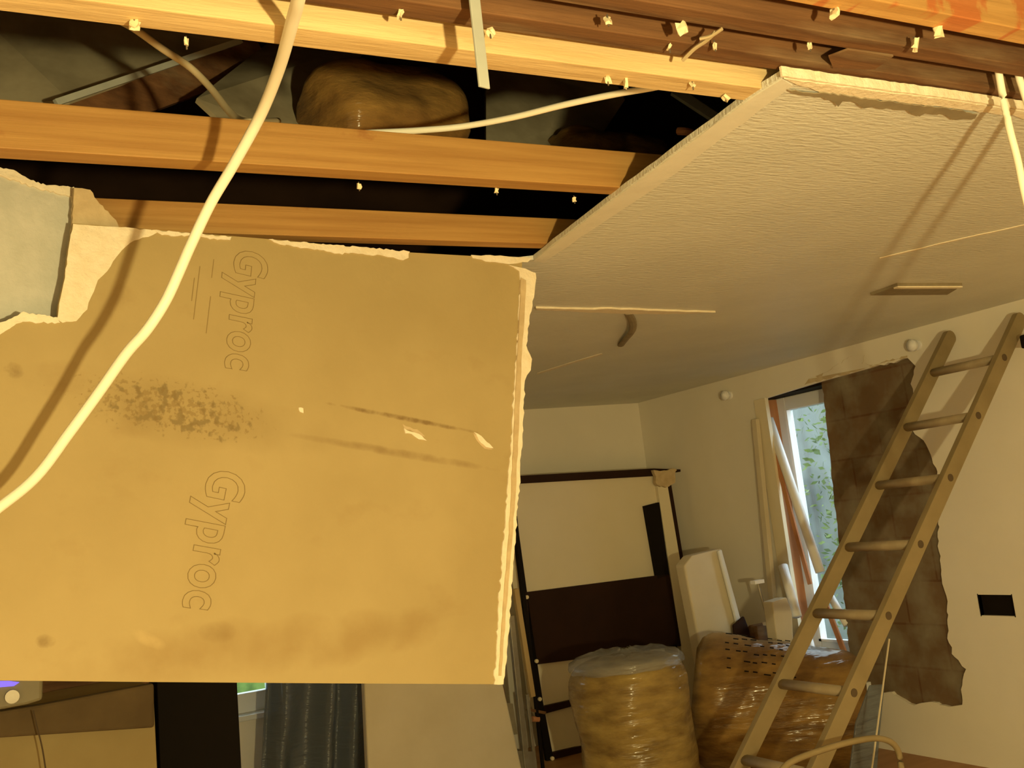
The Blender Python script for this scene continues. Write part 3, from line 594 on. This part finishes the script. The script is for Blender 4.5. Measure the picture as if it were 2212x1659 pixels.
while -.345 * k > sb:
    c = onl(-.345 * k, 3.1)
    a, b = Vector((c.x, 2.949, c.z)), Vector((c.x, 3.301, c.z))
    bm = B(); rings = []
    for p in (a, b):
        rings.append([bm.verts.new(p + Vector((math.cos(t), 0, 0)) * .029 + Vector((0, 0, math.sin(t))) * .020) for t in [2 * math.pi * j / 14 for j in range(14)]])
    for j in range(14): bm.faces.new([rings[0][j], rings[0][(j + 1) % 14], rings[1][(j + 1) % 14], rings[1][j]])
    bm.faces.new(rings[0][::-1]); bm.faces.new(rings[1])
    obj('rung', bm, M['rung'], ld, smooth=True)
    obj('rung_end', tube(B(), [Vector((c.x, 2.922, c.z)), Vector((c.x, 2.919, c.z))], .016, 14), M['darkbrown'], ld)
    k += 1
o = obj('ladder_hook', box(B(), (4.12, 2.82, 2.09), (4.22, 2.86, 2.15)), M['dark'], ld, bevel=.008)

# ------------------------------------------------------------------ furniture against the far wall
yP = 5.69
cp = thing('wardrobe', (3.8, yP, FL), 'tall cream and dark brown wardrobe carcass leaning by the far corner', 'wardrobe')
cpx = lambda x, y, Y=yP: at(x, y, 'Y', Y)
poly = lambda pts, Y, th: prism(B(), [cpx(x, y, Y) for x, y in pts], (0, th, 0))
obj('back_panel', poly([(1080, 1046), (1440, 1022), (1496, 1450), (1540, 1620), (1190, 1655), (1140, 1500)], yP, .012), M['cream'], cp)
obj('top_rail', poly([(1080, 1030), (1412, 1012), (1470, 1014), (1470, 1019), (1416, 1028), (1080, 1047)], yP - .02, .02), M['brown'], cp)
obj('cross_panel', poly([(1133, 1280), (1446, 1240), (1472, 1395), (1155, 1436)], yP - .03, .03), M['brown'], cp)
obj('inner_stile', poly([(1393, 1093), (1424, 1085), (1446, 1242), (1420, 1250)], yP - .03, .03), M['dark'], cp)
obj('inner_stile', poly([(1441, 1396), (1462, 1392), (1476, 1448), (1450, 1452)], yP - .03, .03), M['dark'], cp)
obj('outer_stile', poly([(1420, 1050), (1442, 1048), (1505, 1425), (1530, 1600), (1500, 1600), (1476, 1430)], yP - .03, .03), M['cream'], cp)
obj('outer_edge', poly([(1442, 1046), (1450, 1046), (1512, 1425), (1540, 1600), (1531, 1600), (1505, 1425)], yP - .03, .04), M['brown'], cp)
obj('left_stile', poly([(1108, 1120), (1117, 1122), (1140, 1290), (1172, 1510), (1196, 1640), (1182, 1645), (1148, 1440)], yP - .03, .03), M['dark'], cp)
obj('shelf', poly([(1165, 1528), (1246, 1510), (1300, 1500), (1300, 1512), (1246, 1523), (1180, 1541)], yP - .03, .03), M['brown'], cp)
obj('bottom_rail', poly([(1186, 1628), (1246, 1614), (1420, 1590), (1420, 1610), (1246, 1634), (1190, 1646)], yP - .03, .03), M['brown'], cp)
obj('corner_block', prism(B(), torn([(1412, 1015), (1462, 1014), (1458, 1042), (1440, 1054), (1420, 1046)], lambda x, y: cpx(x, y, yP - .05), 6, 3), (0, .03, 0)), M['torn'], cp)
for x, y in ((1137, 1290), (1158, 1428), (1165, 1510), (1192, 1638)):
    c = cpx(x, y, yP - .035); obj('fixing', tube(B(), [c, c + Vector((0, -.012, 0))], .012, 10), M['scrap'], cp)
# bundle of poles left of it
yq = 5.45
def pole(name, p1, p2, Y, w, m, lab, cat='pole', group=None, t=None):
    return tag(obj(name, beam(B(), cpx(*p1, Y), cpx(*p2, Y), w, t or w, (1, 0, 0)), M[m], bevel=min(w, .006) * .3), lab, cat, group)
pole('wooden_lath', (1113, 1272), (1150, 1505), yq, .030, 'lath', 'thin wooden lath standing left of the brown wardrobe carcass', 'lath')
pole('dark_pole', (1113, 1115), (1175, 1680), yq + .05, .018, 'dark', 'thin black pole rising beside the right edge of the tan board')
pole('metal_pole', (1103, 1330), (1140, 1690), yq - .05, .032, 'metalbar', 'dull metal pole leaning left of the wooden lath')
pole('metal_pole', (1138, 1500), (1160, 1690), yq - .02, .018, 'metalbar', 'thin metal pole lowest and right in the pole bundle')
pole('dark_pole', (1085, 1482), (1118, 1690), yq - .1, .016, 'oldwood', 'thin brown pole standing at the left of the bundle')
panel('mesh_offcut', [cpx(1092, 1518, 5.45), cpx(1108, 1520, 5.45), cpx(1118, 1586, 5.45), cpx(1104, 1588, 5.45)], .008, 'plate', 'small dark rough offcut in the pole bundle', 'offcut')
panel('label_card', [cpx(1114, 1622, 5.4), cpx(1154, 1624, 5.4), cpx(1158, 1700, 5.4), cpx(1118, 1700, 5.4)], .01, 'metalbar', 'small pale greenish card at the foot of the pole bundle', 'card')
cl_ = thing('bar_clamp', cpx(1150, 1540, 5.5), 'small metal bar clamp gripping the pole bundle', 'clamp')
obj('clamp_bar', beam(B(), cpx(1138, 1532, 5.5), cpx(1178, 1540, 5.5), .016, .016, (0, 0, 1)), M['oldwood'], cl_)
obj('clamp_knob', tube(B(), [cpx(1150, 1553, 5.5), cpx(1164, 1554, 5.5)], .016, 12), M['orangelath'], cl_)

# ------------------------------------------------------------------ insulation rolls on the floor
c1 = at(1372, 1560, 'Y', 4.35)
r1 = wrapped_roll('insulation_roll', (c1.x, c1.y, FL), (0, .02, 1), .28, .725, 'wool', 'golden insulation roll in clear wrap standing before the brown wardrobe carcass')
c2 = Vector((3.40, 4.62, .56))
r2 = wrapped_roll('insulation_roll', c2, (.76, -.62, -.22), .34, .86, 'woolbrown', 'brown insulation roll lying on its side behind the ladder foot', cap=False)
# black dashes of print on the lying roll
bm = B(); ax2 = Vector((.76, -.62, -.22)).normalized(); s_ = ax2.orthogonal().normalized(); t_ = ax2.cross(s_); view = (CAM - Vector((c2.x, c2.y, .6))).normalized(); up2 = (Vector((0, 0, 1)) - ax2 * ax2.z).normalized(); side2 = ax2.cross(up2); side2 = side2 if side2.dot(view) > 0 else -side2
for row in range(6):
    for j in range(8):
        if random.random() < .18: continue
        a = math.radians(82 - row * 9 + random.uniform(-1.5, 1.5)); u = .14 + j * .045 + random.uniform(-.006, .006) + row * .004
        dd = up2 * math.sin(a) + side2 * math.cos(a); c = c2 + ax2 * u + dd * (.34 * 1.03 + .016)
        beam(bm, c, c + ax2 * random.uniform(.018, .034), .005, .004, up2 * math.cos(a) - side2 * math.sin(a))
tag(obj('print_marks', bm, M['dark'], r2), kind='stuff')

# ------------------------------------------------------------------ clutter under the window
def slab(name, pts, Y, th, m, lab, cat):
    P = [cpx(x, y, Y) for x, y in pts]
    for p, (x, y) in zip(P, pts):
        if y >= 1690: p.z = FL
    return tag(obj(name, prism(B(), P, (0, th, 0)), M[m], bevel=.01), lab, cat)
slab('foam_board', [(1478, 1222), (1495, 1200), (1558, 1184), (1612, 1395), (1650, 1560), (1665, 1640), (1560, 1655), (1512, 1400)], 4.95, .09, 'sheet', 'pale wrapped foam board leaning between the wardrobe carcass and window', 'board')
slab('foam_board_edge', [(1551, 1190), (1560, 1186), (1616, 1392), (1640, 1500), (1632, 1500), (1603, 1394)], 4.92, .02, 'frame', 'narrow white right edge of the pale foam board', 'strip')  # whiter strip laid along the foam board's right edge
def rod(name, p1, p2, X1, X2, r_, m, lab, cat='tube'):
    a, b = at(*p1, 'X', X1), at(*p2, 'X', X2); return tag(obj(name, tube(B(), [a, a + (b - a) * .5, b], r_, 16), M[m], smooth=True), lab, cat)
rod('plastic_tube', (1661, 905), (1772, 1236), XR + .04, XR + .01, .028, 'white', 'long white plastic tube leaning in the window reveal')
rod('plastic_tube', (1691, 1222), (1722, 1332), XR - .05, XR - .12, .028, 'white', 'short white tube standing just left of the ladder rail')
rod('plastic_tube', (1795, 1290), (1830, 1350), XR + .05, XR + .03, .022, 'white', 'small white tube end between the ladder rungs before the glass')
rod('plastic_tube', (1742, 1372), (1765, 1455), XR - .02, XR - .05, .030, 'white', 'stubby white tube standing on the window sill')
tag(obj('wooden_batten', beam(B(), wallR(1640, 905) + Vector((-.03, 0, 0)), wallR(1692, 1300) + Vector((-.08, 0, 0)), .04, .03, (0, 1, 0)), M['sheet'], bevel=.002), 'pale batten standing against the left window jamb', 'batten')
tag(obj('wooden_lath', beam(B(), at(1782, 1300, 'X', XR + .06), at(1836, 1440, 'X', XR + .02), .035, .012, (0, 1, 0)), M['orangelath'], bevel=.001), 'orange brown lath leaning across the lower window glass', 'lath')
tag(obj('wooden_lath', beam(B(), at(1652, 900, 'X', XR + .02), at(1750, 1262, 'X', XR + .0), .03, .012, (0, 1, 0)), M['orangelath'], bevel=.001), 'orange brown lath tucked behind the long white tube', 'lath')
st = thing('work_stand', at(1640, 1400, 'Y', 4.7), 'small metal work stand with white head under the window', 'stand')
a = at(1636, 1256, 'Y', 4.7); obj('stand_head', box(B(), a + Vector((-.035, -.02, -.012)), a + Vector((.035, .02, .008)), ), M['white'], st)
obj('stand_post', tube(B(), [a, at(1675, 1400, 'Y', 4.68)], .008, 8), M['metalbar'], st)
obj('stand_shelf', prism(B(), [cpx(1662, 1345, 4.66), cpx(1700, 1338, 4.66), cpx(1700, 1344, 4.66), cpx(1664, 1352, 4.66)], (0, .06, 0)), M['white'], st)
slab('cardboard_piece', [(1585, 1350), (1608, 1330), (1630, 1385), (1640, 1500), (1600, 1500)], 4.85, .02, 'brown', 'small dark piece standing beside the foam board', 'offcut')
slab('white_box', [(1668, 1300), (1700, 1290), (1712, 1320), (1720, 1500), (1694, 1505)], 4.60, .08, 'sheet', 'off-white carton under the window left of the ladder rail', 'box')
slab('tool_case', [(1634, 1352), (1668, 1345), (1690, 1500), (1655, 1500)], 4.78, .08, 'oldwood', 'dark brown case beside the off-white carton', 'case')
# hose arching at the ladder foot, thin rod and grey bucket-like sheet
tag(obj('garden_hose', tube(B(), spline([at(1670, 1700, 'Y', 2.75), at(1700, 1652, 'Y', 2.75), at(1770, 1622, 'Y', 2.75), at(1850, 1600, 'Y', 2.75), at(1905, 1596, 'Y', 2.75), at(1938, 1618, 'Y', 2.75), at(1950, 1680, 'Y', 2.75)]), .011, 10), M['ladder'], smooth=True), 'pale stiff hose arching in front of the ladder foot', 'hose')
tag(obj('thin_rod', beam(B(), at(1921, 1380, 'Y', 3.2), at(1878, 1700, 'Y', 3.2), .005, .005, (1, 0, 0)), M['sheet']), 'thin pale rod standing right of the ladder rails', 'rod')
slab('polythene_scrap', [(1880, 1480), (1912, 1478), (1900, 1600), (1880, 1700), (1810, 1700), (1850, 1560)], 3.5, .01, 'film', 'grey translucent polythene hanging behind the near ladder rail', 'plastic sheet')

# ------------------------------------------------------------------ seen below the board
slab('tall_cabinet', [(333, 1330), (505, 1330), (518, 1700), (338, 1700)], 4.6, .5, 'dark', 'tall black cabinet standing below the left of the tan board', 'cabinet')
ap = thing('stereo_amplifier', at(60, 1520, 'Y', 3.9), 'grey appliance with a purple display glowing at the bottom left', 'appliance')
obj('casing', prism(B(), [at(x, y, 'Y', 3.9) for x, y in ((-120, 1400), (95, 1400), (92, 1512), (60, 1522), (-120, 1556))], (0, .3, 0)), M['applgrey'], ap, bevel=.01)
obj('display', prism(B(), [at(x, y, 'Y', 3.895) for x, y in ((-90, 1472), (20, 1471), (42, 1474), (30, 1482), (-90, 1492))], (0, .004, 0)), M['purple'], ap)
c = at(26, 1504, 'Y', 3.9); obj('dial', tube(B(), [c, c + Vector((0, -.02, 0))], .022, 18), M['metalbar'], ap)
slab('fabric_chair', [(-120, 1560), (60, 1530), (140, 1512), (320, 1480), (332, 1500), (336, 1720), (-120, 1720)], 4.2, .4, 'beige', 'beige fabric seat back below the grey appliance', 'chair')
slab('brown_band', [(-120, 1556), (95, 1521), (333, 1476), (334, 1572), (-120, 1602)], 4.12, .05, 'dullbrown', 'dull brown cloth across the top of the beige seat back', 'band')  # plain darker band across the top of the seat back
tag(obj('loose_wire', tube(B(), spline([at(x, y, 'Y', 4.05) for x, y in ((72, 1535), (80, 1570), (92, 1620), (104, 1700))]), .003, 6), M['darkbrown']), 'thin dark cord hanging down the beige seat back', 'wire')
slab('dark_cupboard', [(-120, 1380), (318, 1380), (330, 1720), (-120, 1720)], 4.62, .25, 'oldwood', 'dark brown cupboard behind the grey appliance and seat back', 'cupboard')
slab('dust_sheet_board', [(785, 1420), (1070, 1420), (1088, 1482), (1138, 1720), (795, 1720)], 5.3, .06, 'sheet', 'large pale board standing below the tan board, left of the poles', 'board')
def drape(name, pts_top, pts_bot, Y, m, lab, amp=.05, waves=5, parts=40):
    bm = B(); g = []
    for i in range(parts + 1):
        u = i / parts; a = Vector(cpx(pts_top[0] + (pts_top[1] - pts_top[0]) * u, pts_top[2], Y)); b = Vector(cpx(pts_bot[0] + (pts_bot[1] - pts_bot[0]) * u, pts_bot[2], Y)); col = []
        for j in range(13):
            v = j / 12; b.z = FL + .02; p = a.lerp(b, v); p.y += amp * math.sin(u * waves * 6.28 + v * 1.5 + math.sin(u * 9)) + .03 * noise.noise(Vector((u * 6, v * 4, waves)))
            col.append(bm.verts.new(p))
        g.append(col)
    for A_, B_ in zip(g, g[1:]):
        for j in range(12): bm.faces.new([A_[j], A_[j + 1], B_[j + 1], B_[j]])
    o = obj(name, bm, M[m], smooth=True); md = o.modifiers.new('thick', 'SOLIDIFY'); md.thickness = .004
    return tag(o, lab, 'plastic sheet')
drape('polythene_curtain', (580, 800, 1380), (560, 800, 1720), 5.62, 'film', 'bluish grey polythene hung in folds beside the far window', .06, 3)
